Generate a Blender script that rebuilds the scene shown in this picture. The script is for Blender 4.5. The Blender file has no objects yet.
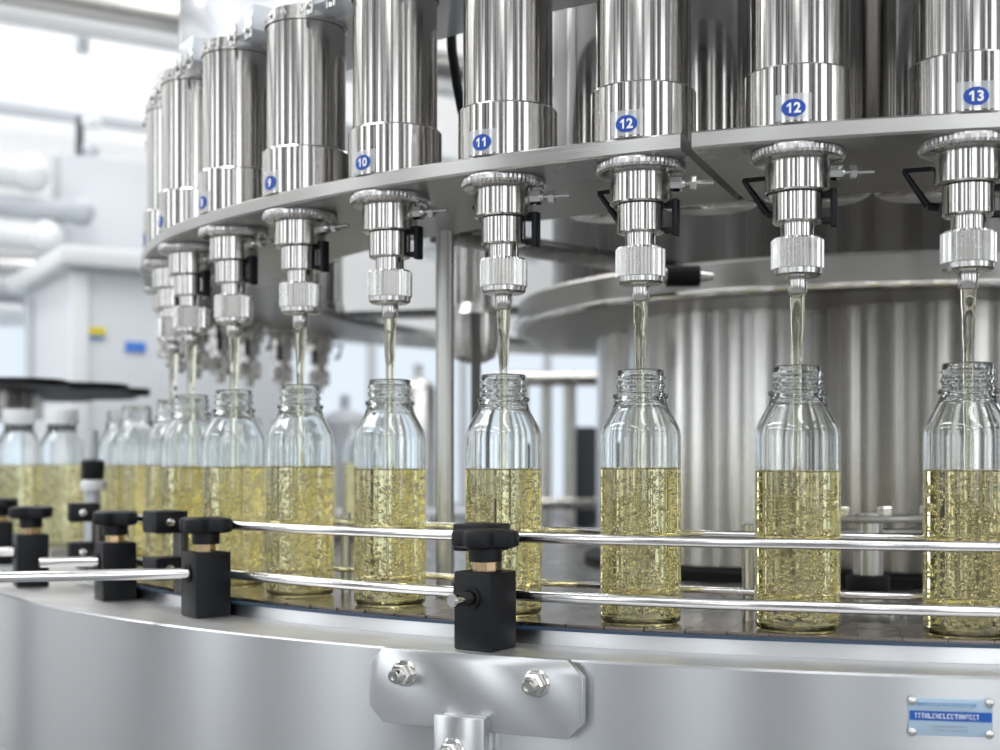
import bpy, bmesh, math, random
from mathutils import Vector, Matrix
random.seed(7)
PI = math.pi
U = 0.153            # metres per working unit
CAMZ = 1.096         # camera height
F = 1300.0           # focal length in pixels of the 1000 x 750 frame
HY = 459.0           # horizon row
CX, CZ = 3.875, 14.195   # carousel axis (units, camera at the origin looking along +Y)
RH = 7.458           # radius of the nozzle circle
DT = 0.118           # angle between heads
T0 = -0.189
FLOOR = -CAMZ / U
sc = bpy.context.scene
col = sc.collection

# ------------------------------------------------------------------ helpers
def W(x, y, h):
    return Vector((x * U, y * U, CAMZ + h * U))

def at(px, py, z):
    return ((px - 500) / F * z, z, (HY - py) / F * z)

def pol(t, r):
    return (CX + r * math.sin(t), CZ - r * math.cos(t))

def tang(px, r):
    """angle t of the near crossing of pixel column px with a circle of radius r"""
    a = (px - 500) / F
    A = a * a + 1; B = -2 * (a * CX + CZ); D = CX * CX + CZ * CZ - r * r
    s = (-B - math.sqrt(max(0, B * B - 4 * A * D))) / (2 * A)
    return math.atan2(a * s - CX, CZ - s)

def new():
    return bmesh.new()

def finish(bm, ang=32):
    bmesh.ops.recalc_face_normals(bm, faces=bm.faces)
    c = math.cos(math.radians(ang))
    for f in bm.faces:
        f.smooth = True
    for e in bm.edges:
        if len(e.link_faces) == 2:
            e.smooth = e.link_faces[0].normal.dot(e.link_faces[1].normal) > c
        else:
            e.smooth = True

def mesh(name, bm, mats, ang=32, recalc=True, scale=True):
    if recalc:
        finish(bm, ang)
    if scale:
        bmesh.ops.scale(bm, vec=(U, U, U), verts=bm.verts)
    me = bpy.data.meshes.new(name)
    bm.to_mesh(me); bm.free()
    for m in (mats if isinstance(mats, (list, tuple)) else [mats]):
        me.materials.append(m)
    return me

def obj(name, bm, mats, parent=None, loc=None, rz=0, ang=32, recalc=True):
    o = bpy.data.objects.new(name, mesh(name, bm, mats, ang, recalc))
    col.objects.link(o)
    if loc is not None:
        o.location = loc
    o.rotation_euler = (0, 0, rz)
    if parent:
        o.parent = parent
    return o

def tag(o, label=None, cat=None, group=None, kind=None):
    if label: o['label'] = label
    if cat: o['category'] = cat
    if group: o['group'] = group
    if kind: o['kind'] = kind
    return o

def thing(name, label, cat, loc=(0, 0, 0), rz=0, group=None):
    o = bpy.data.objects.new(name, None)
    o.empty_display_size = 0.02
    col.objects.link(o)
    o.location = loc; o.rotation_euler = (0, 0, rz)
    return tag(o, label, cat, group)

def copy_tree(o, parent=None):
    c = o.copy(); col.objects.link(c)
    if parent: c.parent = parent
    for ch in list(o.children):
        copy_tree(ch, c)
    return c

def bev(bm, w, seg=2, geom=None):
    es = geom or [e for e in bm.edges if len(e.link_faces) == 2 and e.calc_face_angle(0) > 0.6]
    if w > 0:
        bmesh.ops.bevel(bm, geom=es, offset=w, segments=seg, profile=0.5, affect='EDGES', clamp_overlap=True)

def box(bm, c, s, rz=0, b=0, mat=0):
    t = new()
    bmesh.ops.create_cube(t, size=1)
    bmesh.ops.scale(t, vec=s, verts=t.verts)
    if b: bev(t, b)
    bmesh.ops.rotate(t, cent=(0, 0, 0), matrix=Matrix.Rotation(rz, 3, 'Z'), verts=t.verts)
    bmesh.ops.translate(t, vec=c, verts=t.verts)
    for f in t.faces: f.material_index = mat
    merge(bm, t)

def merge(bm, t):
    me = bpy.data.meshes.new('tmp'); t.to_mesh(me); t.free()
    bm.from_mesh(me); bpy.data.meshes.remove(me)

def lathe(bm, prof, seg=48, knurl=(), kn=0.035, cap=True, c=(0, 0, 0), mat=0):
    """prof: (radius, height) bottom to top or along the path; knurl: row indices whose radius alternates"""
    rows = []
    for i, (r, h) in enumerate(prof):
        if r < 1e-6:
            rows.append([bm.verts.new((c[0], c[1], c[2] + h))]); continue
        row = []
        for k in range(seg):
            a = 2 * PI * k / seg
            rr = r * (1 - kn * (k % 2)) if i in knurl else r
            row.append(bm.verts.new((c[0] + rr * math.cos(a), c[1] + rr * math.sin(a), c[2] + h)))
        rows.append(row)
    for a, b in zip(rows, rows[1:]):
        for k in range(seg):
            k2 = (k + 1) % seg
            if len(a) == 1 and len(b) == 1: continue
            if len(a) == 1: f = bm.faces.new((a[0], b[k], b[k2]))
            elif len(b) == 1: f = bm.faces.new((a[k], a[k2], b[0]))
            else: f = bm.faces.new((a[k], a[k2], b[k2], b[k]))
            f.material_index = mat
    if cap:
        for r in (rows[0], rows[-1]):
            if len(r) > 1:
                f = bm.faces.new(r); f.material_index = mat

def tube(bm, pts, r, seg=12, cap=True, mat=0):
    pts = [Vector(p) for p in pts]
    n = len(pts)
    rr = r if isinstance(r, (list, tuple)) else [r] * n
    rows = []
    up = None
    for i, p in enumerate(pts):
        d = (pts[min(i + 1, n - 1)] - pts[max(i - 1, 0)]).normalized()
        if up is None:
            up = Vector((0, 0, 1)) if abs(d.z) < 0.9 else Vector((0, 1, 0))
        s = d.cross(up).normalized(); v = s.cross(d).normalized(); up = v
        rows.append([bm.verts.new(p + rr[i] * (math.cos(2 * PI * k / seg) * s + math.sin(2 * PI * k / seg) * v)) for k in range(seg)])
    for a, b in zip(rows, rows[1:]):
        for k in range(seg):
            f = bm.faces.new((a[k], a[(k + 1) % seg], b[(k + 1) % seg], b[k])); f.material_index = mat
    if cap:
        for row in (rows[0], rows[-1]):
            f = bm.faces.new(row); f.material_index = mat

def prism(bm, pts, h0, h1, b=0, mat=0):
    t = new()
    lo = [t.verts.new((x, y, h0)) for x, y in pts]
    hi = [t.verts.new((x, y, h1)) for x, y in pts]
    n = len(pts)
    t.faces.new(lo); t.faces.new(hi)
    for k in range(n):
        t.faces.new((lo[k], lo[(k + 1) % n], hi[(k + 1) % n], hi[k]))
    bmesh.ops.recalc_face_normals(t, faces=t.faces)
    if b: bev(t, b)
    for f in t.faces: f.material_index = mat
    merge(bm, t)

def ring(bm, t0, t1, prof, n=120, closed_prof=True, ends=True, rf=None):
    """sweep a (radius, height) profile about the carousel axis between two angles"""
    rows = []
    full = abs((t1 - t0) - 2 * PI) < 1e-6
    cnt = n if full else n + 1
    for i in range(cnt):
        t = t0 + (t1 - t0) * i / n
        rows.append([bm.verts.new((*pol(t, r + (rf(t) if rf else 0)), h)) for r, h in prof])
    m = len(prof)
    for i in range(n):
        a, b = rows[i], rows[(i + 1) % cnt]
        for k in range(m if closed_prof else m - 1):
            bm.faces.new((a[k], a[(k + 1) % m], b[(k + 1) % m], b[k]))
    if ends and not full and closed_prof:
        bm.faces.new(rows[0]); bm.faces.new(rows[-1])

# ------------------------------------------------------------------ materials
def mat(name):
    m = bpy.data.materials.new(name); m.use_nodes = True
    nt = m.node_tree
    return m, nt, nt.nodes['Principled BSDF'], nt.nodes['Material Output']

def plain(name, c, rough=0.5, metal=0.0, spec=None, coat=0):
    m, nt, p, o = mat(name)
    p.inputs['Base Color'].default_value = (*c, 1)
    p.inputs['Roughness'].default_value = rough
    p.inputs['Metallic'].default_value = metal
    if spec is not None: p.inputs['Specular IOR Level'].default_value = spec
    if coat: p.inputs['Coat Weight'].default_value = coat
    # faint real grain so no surface is perfectly uniform
    tc = nt.nodes.new('ShaderNodeTexCoord'); nz = nt.nodes.new('ShaderNodeTexNoise')
    nz.inputs['Scale'].default_value = 40
    nt.links.new(tc.outputs['Object'], nz.inputs['Vector'])
    mr = nt.nodes.new('ShaderNodeMapRange')
    mr.inputs['To Min'].default_value = max(0, rough - 0.05); mr.inputs['To Max'].default_value = min(1, rough + 0.05)
    nt.links.new(nz.outputs['Fac'], mr.inputs['Value']); nt.links.new(mr.outputs['Result'], p.inputs['Roughness'])
    return m

def steel(name, c=(0.60, 0.59, 0.575), rough=0.2, streak=(90, 90, 1.2), bump=0.12, rvar=0.08, dist=0.0006, cvar=0.05, aniso=0.0):
    """brushed stainless steel: fine grain drawn out along one axis"""
    m, nt, p, o = mat(name)
    p.inputs['Metallic'].default_value = 1
    tc = nt.nodes.new('ShaderNodeTexCoord'); mp = nt.nodes.new('ShaderNodeMapping')
    mp.inputs['Scale'].default_value = streak
    nt.links.new(tc.outputs['Object'], mp.inputs['Vector'])
    n1 = nt.nodes.new('ShaderNodeTexNoise'); n1.inputs['Scale'].default_value = 1.0; n1.inputs['Detail'].default_value = 4
    nt.links.new(mp.outputs['Vector'], n1.inputs['Vector'])
    mr = nt.nodes.new('ShaderNodeMapRange'); mr.inputs['From Min'].default_value = 0.3; mr.inputs['From Max'].default_value = 0.7
    mr.inputs['To Min'].default_value = max(0.02, rough - rvar); mr.inputs['To Max'].default_value = rough + rvar
    nt.links.new(n1.outputs['Fac'], mr.inputs['Value']); nt.links.new(mr.outputs['Result'], p.inputs['Roughness'])
    mx = nt.nodes.new('ShaderNodeMix'); mx.data_type = 'RGBA'
    mx.inputs['A'].default_value = (*[v * (1 - cvar) for v in c], 1); mx.inputs['B'].default_value = (*[min(1, v * (1 + cvar)) for v in c], 1)
    nt.links.new(n1.outputs['Fac'], mx.inputs['Factor']); nt.links.new(mx.outputs['Result'], p.inputs['Base Color'])
    if aniso:
        p.inputs['Anisotropic'].default_value = aniso
        tv = nt.nodes.new('ShaderNodeCombineXYZ')
        for k, v in enumerate((0.05, 0.08, 1.0)): tv.inputs[k].default_value = v
        nt.links.new(tv.outputs[0], p.inputs['Tangent'])
    if bump <= 0: return m
    bp = nt.nodes.new('ShaderNodeBump'); bp.inputs['Strength'].default_value = bump; bp.inputs['Distance'].default_value = dist
    nt.links.new(n1.outputs['Fac'], bp.inputs['Height']); nt.links.new(bp.outputs['Normal'], p.inputs['Normal'])
    return m

def glass(name, c, ior, rough=0.0):
    m = bpy.data.materials.new(name); m.use_nodes = True
    nt = m.node_tree; nt.nodes.remove(nt.nodes['Principled BSDF'])
    g = nt.nodes.new('ShaderNodeBsdfGlass')
    g.inputs['Color'].default_value = (*c, 1); g.inputs['IOR'].default_value = ior; g.inputs['Roughness'].default_value = rough
    nt.links.new(g.outputs['BSDF'], nt.nodes['Material Output'].inputs['Surface'])
    return m

def emit(name, c, s):
    m = bpy.data.materials.new(name); m.use_nodes = True
    nt = m.node_tree; nt.nodes.remove(nt.nodes['Principled BSDF'])
    e = nt.nodes.new('ShaderNodeEmission'); e.inputs['Color'].default_value = (*c, 1); e.inputs['Strength'].default_value = s
    nt.links.new(e.outputs['Emission'], nt.nodes['Material Output'].inputs['Surface'])
    return m

M = {}
M['pol'] = steel('polished_steel', (0.57, 0.555, 0.535), 0.13, (34, 34, 0.10), 0.26, 0.05, 0.0011, aniso=0.6)
M['mach'] = steel('machined_steel', (0.60, 0.585, 0.565), 0.15, (45, 45, 0.3), 0.15, 0.06, 0.0007, aniso=0.5)
M['knurl'] = steel('knurled_steel', (0.60, 0.59, 0.575), 0.24, (60, 60, 60), 0.0, 0.06)
M['plate'] = steel('brushed_plate_steel', (0.47, 0.46, 0.45), 0.32, (5, 5, 700), 0.0, 0.05, 0.0002, 0.03, aniso=0.6)
M['fascia'] = steel('brushed_fascia_steel', (0.62, 0.63, 0.645), 0.30, (3, 3, 900), 0.0, 0.015, 0.0001, 0.012, aniso=0.85)
M['ledge'] = steel('ledge_steel', (0.76, 0.76, 0.76), 0.46, (20, 20, 20), 0.0, 0.04, 0.0003)
M['rail'] = steel('rail_steel', (0.74, 0.73, 0.72), 0.13, (30, 30, 200), 0.0, 0.04, 0.0002)
M['drum'] = steel('drum_steel', (0.58, 0.57, 0.55), 0.24, (26, 26, 0.10), 0.5, 0.08, 0.0025, aniso=0.7)
M['band'] = steel('band_steel', (0.42, 0.41, 0.395), 0.34, (4, 4, 300), 0.0, 0.05, 0.0001, 0.03, aniso=0.6)
M['dark'] = steel('dark_steel', (0.13, 0.125, 0.12), 0.28, (30, 30, 0.10), 0.4, 0.08, 0.002, aniso=0.6)
M['column'] = steel('column_steel', (0.36, 0.345, 0.325), 0.24, (26, 26, 0.10), 0.5, 0.08, 0.0025, aniso=0.7)  # drum steel darkened to stand in for a dark reflection
M['table'] = steel('table_steel', (0.30, 0.295, 0.285), 0.28, (10, 10, 10), 0.0, 0.06)
M['bolt'] = steel('bolt_steel', (0.74, 0.73, 0.71), 0.17, (80, 80, 80), 0.08, 0.05)
M['black'] = plain('black_plastic', (0.006, 0.0065, 0.009), 0.45, spec=0.3)
M['rubber'] = plain('black_rubber', (0.006, 0.006, 0.007), 0.55, spec=0.3)
M['brass'] = steel('bronze_stud', (0.55, 0.40, 0.24), 0.25, (80, 80, 200), 0.1, 0.05)
M['white'] = plain('white_enamel', (0.82, 0.84, 0.86), 0.3)
M['cover'] = plain('white_cover_enamel', (0.80, 0.83, 0.88), 0.18, 0.0, coat=0.6)
M['blue'] = plain('blue_print', (0.004, 0.065, 0.40), 0.4)
M['num'] = plain('white_print', (0.92, 0.94, 0.97), 0.5)
M['chain'] = steel('chain_plate', (0.34, 0.29, 0.26), 0.24, (20, 20, 20), 0.05, 0.05)
M['wear'] = plain('blue_wear_strip', (0.03, 0.06, 0.11), 0.4)
M['grey'] = plain('grey_panel', (0.50, 0.53, 0.57), 0.45)
M['lgrey'] = plain('light_panel', (0.68, 0.71, 0.75), 0.45)
M['dgrey'] = plain('dark_panel', (0.10, 0.11, 0.13), 0.45)
M['yellow'] = plain('yellow_print', (0.80, 0.66, 0.05), 0.5)
M['sblue'] = plain('sky_blue_print', (0.08, 0.25, 0.78), 0.5)
M['glass'] = glass('bottle_glass', (0.975, 0.985, 0.985), 1.5)
M['liq_side'] = glass('liquid_against_glass', (0.968, 0.926, 0.705), 1.33 / 1.5)
M['liq_top'] = glass('liquid_surface', (0.98, 0.955, 0.83), 1.33)
M['stream'] = glass('pouring_liquid', (0.99, 0.98, 0.91), 1.33)
M['bubble'] = glass('air_bubble', (1, 1, 1), 1 / 1.33)
M['foam'] = plain('foam', (0.85, 0.82, 0.66), 0.5)
def film():
    m, nt, p, o = mat('clear_film')
    p.inputs['Base Color'].default_value = (0.9, 0.92, 0.95, 1); p.inputs['Roughness'].default_value = 0.35
    p.inputs['Alpha'].default_value = 0.4
    return m
M['film'] = film()

# ------------------------------------------------------------------ the room (turned 31 degrees to the camera)
RA = math.radians(31.1)
E1 = Vector((math.cos(RA), math.sin(RA))); E2 = Vector((-math.sin(RA), math.cos(RA)))
def room(a, b):          # metres along / across the room -> working units
    v = E1 * a + E2 * b
    return v.x / U, v.y / U
A0, A1, B0, B1, ZC = -4.2, 5.2, -3.6, 4.85, 3.5
HC = (ZC - CAMZ) / U
def slab(name, a0, a1, b0, b1, z0, z1, m):
    bm = new(); x, y = room((a0 + a1) / 2, (b0 + b1) / 2)
    box(bm, (x, y, ((z0 + z1) / 2 - CAMZ) / U), ((a1 - a0) / U, (b1 - b0) / U, (z1 - z0) / U), RA)
    o = obj(name, bm, m, loc=(0, 0, CAMZ)); o['kind'] = 'structure'
    return o

def wall_mat(name, stops, axis, scale, base=0.82):
    """painted wall with panels of several greys along its length"""
    m, nt, p, o = mat(name)
    p.inputs['Roughness'].default_value = 0.5
    tc = nt.nodes.new('ShaderNodeTexCoord'); mp = nt.nodes.new('ShaderNodeMapping')
    mp.inputs['Rotation'].default_value = (0, 0, -RA)
    mp.inputs['Scale'].default_value = (scale, scale, scale)
    nt.links.new(tc.outputs['Object'], mp.inputs['Vector'])
    sx = nt.nodes.new('ShaderNodeSeparateXYZ'); nt.links.new(mp.outputs['Vector'], sx.inputs['Vector'])
    wn = nt.nodes.new('ShaderNodeMath'); wn.operation = 'FRACT'
    nt.links.new(sx.outputs[axis], wn.inputs[0])
    cr = nt.nodes.new('ShaderNodeValToRGB'); cr.color_ramp.interpolation = 'CONSTANT'
    el = cr.color_ramp.elements
    el[0].position = stops[0][0]; el[0].color = (*stops[0][1], 1)
    el[1].position = stops[1][0]; el[1].color = (*stops[1][1], 1)
    for pos, c in stops[2:]:
        e = el.new(pos); e.color = (*c, 1)
    nt.links.new(wn.outputs[0], cr.inputs['Fac']); nt.links.new(cr.outputs['Color'], p.inputs['Base Color'])
    return m
g = lambda v, b=0.0: (v, v + b * .5, v + b)
M['wall'] = wall_mat('white_wall_panels', [(0, g(.86, .01)), (.012, g(.88, .01)), (.5, g(.87, .012)), (.512, g(.885, .01))], 0, 0.5)
M['wall_dark'] = wall_mat('panelled_wall', [(0, g(.45, .02)), (.16, g(.03)), (.28, g(.30, .02)), (.36, g(.02)), (.47, g(.6)), (.60, g(.05)), (.70, g(.40)), (.78, g(.02)), (.93, g(.25))], 0, 0.42)  # unseen wall; bands invented to stripe the steel dark and bright
M['wall_side'] = wall_mat('panelled_side_wall', [(0, g(.6, .02)), (.2, g(.04)), (.36, g(.42, .02)), (.50, g(.03)), (.62, g(.65)), (.80, g(.06))], 1, 0.5)  # unseen left wall, banded to streak the metal reflections
M['wall_r'] = wall_mat('dark_side_wall', [(0, g(.30, .02)), (.15, g(.03)), (.5, g(.16)), (.62, g(.02))], 1, 0.5)  # unseen right wall, made dark so the cylinders reflect dark on that side
M['floor'] = plain('epoxy_floor', (0.24, 0.25, 0.26), 0.25)
M['ceil'] = plain('white_ceiling', (0.86, 0.87, 0.88), 0.6)

slab('floor', A0, A1, B0, B1, -0.1, 0, M['floor'])
slab('ceiling', A0, A1, B0, B1, ZC, ZC + 0.1, M['ceil'])
slab('wall_back', A0, A1, B1, B1 + 0.1, 0, ZC, M['wall'])
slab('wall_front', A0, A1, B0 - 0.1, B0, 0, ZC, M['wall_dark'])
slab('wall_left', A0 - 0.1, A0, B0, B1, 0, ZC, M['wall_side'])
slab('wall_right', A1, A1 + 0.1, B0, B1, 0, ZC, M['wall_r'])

# glowing panes: back-wall row is a window, the unseen rest are added for reflections
M['day'] = emit('daylight_pane', (0.93, 0.97, 1.0), 2.6)  # glow for the added panes on the unseen walls
M['dayblue'] = emit('daylight_pane_blue', (0.80, 0.90, 1.0), 0.8)
wn = [0]
def glow_window(a0, a1, b0, b1, z0, z1, pane, mull):
    wn[0] += 1
    fr = slab('window_%d' % wn[0], a0, a1, b0, b1, z0, z1, M['lgrey'])
    # pane sits proud of the frame slab, towards the room
    bm = new(); ca, cb = (a0 + a1) / 2, (b0 + b1) / 2
    inward = (2.0 - cb) if (a1 - a0) > (b1 - b0) else (0.5 - ca)
    sgn = 1 if inward > 0 else -1
    along_a = (a1 - a0) > (b1 - b0)
    n = mull; L = (a1 - a0) if along_a else (b1 - b0)
    for k in range(n):
        lo = -L / 2 + 0.05 + k * (L - 0.05) / n; w = (L - 0.05) / n - 0.05
        if along_a: x, y = room(ca + lo + w / 2, (b1 if sgn > 0 else b0) + sgn * 0.003)
        else: x, y = room((a1 if sgn > 0 else a0) + sgn * 0.003, cb + lo + w / 2)
        s = (w / U, 0.004 / U) if along_a else (0.004 / U, w / U)
        box(bm, (x, y, ((z0 + z1) / 2 - CAMZ) / U), (s[0], s[1], (z1 - z0 - 0.12) / U), RA)
    p = obj('window_pane', bm, pane, loc=(0, 0, CAMZ)); p.parent = fr; p.location = (0, 0, 0)
    p['kind'] = 'structure'
for a, ww in ((-3.3, .5), (-1.7, 1.3), (0.25, .3), (1.5, .9), (3.7, 1.3)):  # added behind the camera to put bright streaks in the steel
    glow_window(a - ww / 2, a + ww / 2, B0, B0 + 0.04, 0.5, 3.0, M['day'], 1)
for b in (-2.4, -0.6, 1.6, 3.4):
    glow_window(A0, A0 + 0.04, b - 0.35, b + 0.35, 0.6, 3.0, M['day'], 1)
for b in (-2.2, 1.0):
    glow_window(A1 - 0.04, A1, b - 0.25, b + 0.25, 0.6, 3.0, M['day'], 1)
glow_window(0.55, 3.6, B1 - 0.04, B1, 0.85, 1.62, M['dayblue'], 7)

# ceiling lamps
def area(name, a, b, la, lb, power):
    L = bpy.data.lights.new(name, 'AREA'); L.shape = 'RECTANGLE'; L.size = la; L.size_y = lb; L.energy = power
    L.color = (1.0, 0.99, 0.97)
    o = bpy.data.objects.new(name, L); col.objects.link(o)
    x, y = room(a, b); o.location = (x * U, y * U, ZC - 0.03); o.rotation_euler = (0, 0, RA)
for a in (-3.2, -1.6, 0.0, 1.6, 3.2):
    for b in (-2.6, -0.4, 2.2, 4.1):
        area('ceiling_lamp', a, b, 0.35, 1.5, 15 if b > 2 and a < 2 else 9)

# ------------------------------------------------------------------ filling heads
def glyph(ch, size):
    if ch == '1':        # stem with a slanted flag
        bm = new(); w, h = .15 * size, .36 * size
        x0 = -.02 * size
        P = [(x0, -h), (x0 + w, -h), (x0 + w, h), (x0 + .02 * size, h), (x0 - .17 * size, h - .17 * size), (x0 - .17 * size, h - .31 * size), (x0, h - .20 * size)]
        bm.faces.new([bm.verts.new((x, y, 0)) for x, y in P])
        bm.normal_update()
        bmesh.ops.triangulate(bm, faces=bm.faces)
        return bm
    cu = bpy.data.curves.new('t', 'FONT'); cu.body = ch; cu.size = size; cu.align_x = 'CENTER'; cu.align_y = 'CENTER'
    cu.offset = size * 0.034; cu.resolution_u = 3
    o = bpy.data.objects.new('t', cu); col.objects.link(o)
    dg = bpy.context.evaluated_depsgraph_get()
    me = bpy.data.meshes.new_from_object(o.evaluated_get(dg))
    bm = new(); bm.from_mesh(me)
    bpy.data.objects.remove(o); bpy.data.curves.remove(cu); bpy.data.meshes.remove(me)
    xs = [v.co.x for v in bm.verts]; ys = [v.co.y for v in bm.verts]
    bmesh.ops.translate(bm, vec=(-(max(xs) + min(xs)) / 2, -(max(ys) + min(ys)) / 2, 0), verts=bm.verts)
    return bm
def text_bm(txt, size):
    out = new(); n = len(txt)
    for k, ch in enumerate(txt):
        t = glyph(ch, size); bmesh.ops.translate(t, vec=((k - (n - 1) / 2) * size * .56, 0, 0), verts=t.verts); merge(out, t)
    return out

DR = 0.05           # piston cylinder sits a little inside the nozzle circle (local +Y)
RS, RC = 0.30, 0.27
ZP0, ZP1 = 1.676, 1.773
def wrap(bm, r, zc):
    """lay a flat x/y drawing on the outer face of the sleeve"""
    for v in bm.verts:
        a = v.co.x / r
        v.co = Vector((r * math.sin(a), DR - r * math.cos(a), zc + v.co.y))

def ellipse(bm, rx, ry, n=40):
    bmesh.ops.create_circle(bm, cap_ends=True, radius=1, segments=n)
    bmesh.ops.scale(bm, vec=(rx, ry, 1), verts=bm.verts)

def grid_rect(bm, w, h, n=8):
    for k in range(n):
        x0 = -w / 2 + w * k / n; x1 = x0 + w / n
        bm.faces.new([bm.verts.new(p) for p in ((x0, -h / 2, 0), (x1, -h / 2, 0), (x1, h / 2, 0), (x0, h / 2, 0))])
    bmesh.ops.remove_doubles(bm, verts=bm.verts, dist=1e-5)

def solid(bm, th):
    r = bmesh.ops.solidify(bm, geom=bm.faces[:], thickness=th)

def make_head():
    root = thing('filling_head', 'x', 'filling head')
    bm = new()
    lathe(bm, [(RS - .004, ZP1 + .0005), (RS, ZP1 + .006), (RS, 2.08), (RS - .008, 2.09), (RC, 2.095)], 64, c=(0, DR, 0)); obj('sleeve', bm, M['pol'], root)
    bm = new()
    lathe(bm, [(RC, 2.092), (RC, 2.93)], 64, c=(0, DR, 0)); obj('piston_cylinder', bm, M['pol'], root)
    bm = new()
    lathe(bm, [(RC + .0, 2.932), (RC + .012, 2.935), (RC + .012, 2.955), (RC - .004, 2.96), (RC - .004, 3.03), (RC - .02, 3.04)], 64, c=(0, DR, 0))
    cap = obj('cylinder_cap', bm, M['mach'], root)
    for a in (-.7, -.2, .3, .8):
        b2 = new(); d = Vector((math.sin(a), -math.cos(a), 0)); p = Vector((0, DR, 2.99)) + d * (RC - .01)
        tube(b2, [p, p + d * .02], .018, 8); obj('screw', b2, M['bolt'], cap)
    bm = new()   # welded collar under the plate
    lathe(bm, [(.18, 1.612), (.235, 1.615), (.252, 1.625), (.256, 1.64), (.256, 1.662), (.25, 1.674), (.2, 1.6755)], 120, knurl=(2, 3, 4), kn=.02); obj('collar', bm, M['knurl'], root, ang=8)
    bm = new()
    lathe(bm, [(.13, 1.442), (.168, 1.444), (.176, 1.452), (.176, 1.606), (.17, 1.613)], 56); obj('upper_body', bm, M['mach'], root)
    bm = new()
    lathe(bm, [(.09, 1.28), (.126, 1.282), (.133, 1.29), (.133, 1.438), (.128, 1.441)], 56); obj('lower_body', bm, M['mach'], root)
    bm = new()
    lathe(bm, [(.09, 1.19), (.09, 1.281)], 40); obj('neck', bm, M['mach'], root)
    bm = new()
    lathe(bm, [(.06, .99), (.118, .992), (.132, 1.003), (.134, 1.03), (.142, 1.034), (.142, 1.188), (.13, 1.2), (.092, 1.203)], 76, knurl=(4, 5), kn=.09)
    obj('knurled_nut', bm, M['knurl'], root, ang=8)
    bm = new()
    lathe(bm, [(.034, .90), (.046, .90), (.05, .906), (.054, .975), (.05, .991)], 32, cap=False); obj('spout', bm, M['mach'], root)
    # side fitting: hex nut, washer and pin pointing sideways
    bm = new(); d = Vector((math.cos(.25), math.sin(.25) , 0)); p = d * .17 + Vector((0, 0, 1.56))
    tube(bm, [p, p + d * .065], .045, 8); tube(bm, [p + d * .065, p + d * .08], .028, 12); tube(bm, [p + d * .11, p + d * .145], .038, 6); tube(bm, [p + d * .06, p + d * .24], .015, 10)
    obj('side_fitting', bm, M['bolt'], root)
    # black clamp lever behind the body
    bm = new()
    p0 = Vector((-.17, .09, 1.56)); p1 = Vector((-.31, .16, 1.57)); p2 = Vector((-.18, .19, 1.38))
    tube(bm, [p0, p1], .013, 8); tube(bm, [p1, p2], [.014, .022], 8); tube(bm, [p2, p2 + Vector((.06, 0, -.01))], .022, 8)
    obj('clamp_lever', bm, M['black'], root)
    bm = new()
    box(bm, (.19, .06, 1.37), (.035, .06, .21), 0, .008); box(bm, (.155, .06, 1.30), (.06, .04, .035), 0, .006); box(bm, (.155, .06, 1.44), (.06, .04, .03), 0, .006)
    obj('sensor_bracket', bm, M['black'], root)
    return root

def add_sticker(root, txt):
    bm = new(); grid_rect(bm, .19, .14, 10); wrap(bm, RS + .002, 1.856)
    s = obj('number_sticker', bm, M['film'], root)
    bm = new(); ellipse(bm, .064, .047); bmesh.ops.triangulate(bm, faces=bm.faces); wrap(bm, RS + .004, 1.85)
    d = obj('number_disc', bm, M['blue'], s)
    tag(d, 'solid blue oval')
    bm = text_bm(txt, .074); wrap(bm, RS + .006, 1.85)
    n = obj('number', bm, M['num'], s); tag(n, 'white number ' + txt)

numbers = {0: '13', 1: '12', 2: '12', 3: '11', 4: '10', 5: '9', 6: '8', 7: '7', 8: '6'}
names = {0: 'head 13 at the right edge', 1: 'head 12 right of the plate joint', 2: 'head 12 left of the plate joint',
         3: 'head 11', 4: 'head 10', 5: 'head 9', 6: 'head 8', 7: 'head 7', 8: 'head 6 at the far left turn'}
fine = {0: .006, 1: -.005, 2: -.001, 3: -.001, 4: .003, 5: 0, 6: -.002, 7: 0, 8: .03}
NEAR = range(0, 9); FAR = range(10, 17)
def th(i): return T0 - i * DT
def f_rot(t): return -.7 * min(.3, max(0, -t - .98))
proto = make_head()
base_children = list(proto.children)
HEADS = list(NEAR) + list(FAR) + [-1, -2, -3]
names.update({-1: 'head first beyond the right edge', -2: 'head second beyond the right edge', -3: 'head third beyond the right edge'})
ordi = ['first', 'second', 'third', 'fourth', 'fifth', 'sixth', 'seventh', 'eighth', 'ninth']
first = True
roots = []
for i in HEADS:
    r = copy_tree(proto)
    x, y = pol(th(i), RH + f_rot(th(i))); r.location = W(x, y, 0); r.rotation_euler = (0, 0, th(i))
    r['group'] = 'filling heads around the carousel'
    if i in numbers:
        add_sticker(r, numbers[i])
        r['label'] = 'steel filling ' + names[i] + ', blue oval sticker'
    elif i < 0:
        r['label'] = 'steel filling ' + names[i]
    else:
        r['label'] = 'dim steel filling head on the far side, %s counted from the left turn' % ordi[i - 10]
    roots.append(r)
def kill(o):
    for c in list(o.children): kill(c)
    bpy.data.objects.remove(o)
kill(proto)

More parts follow.
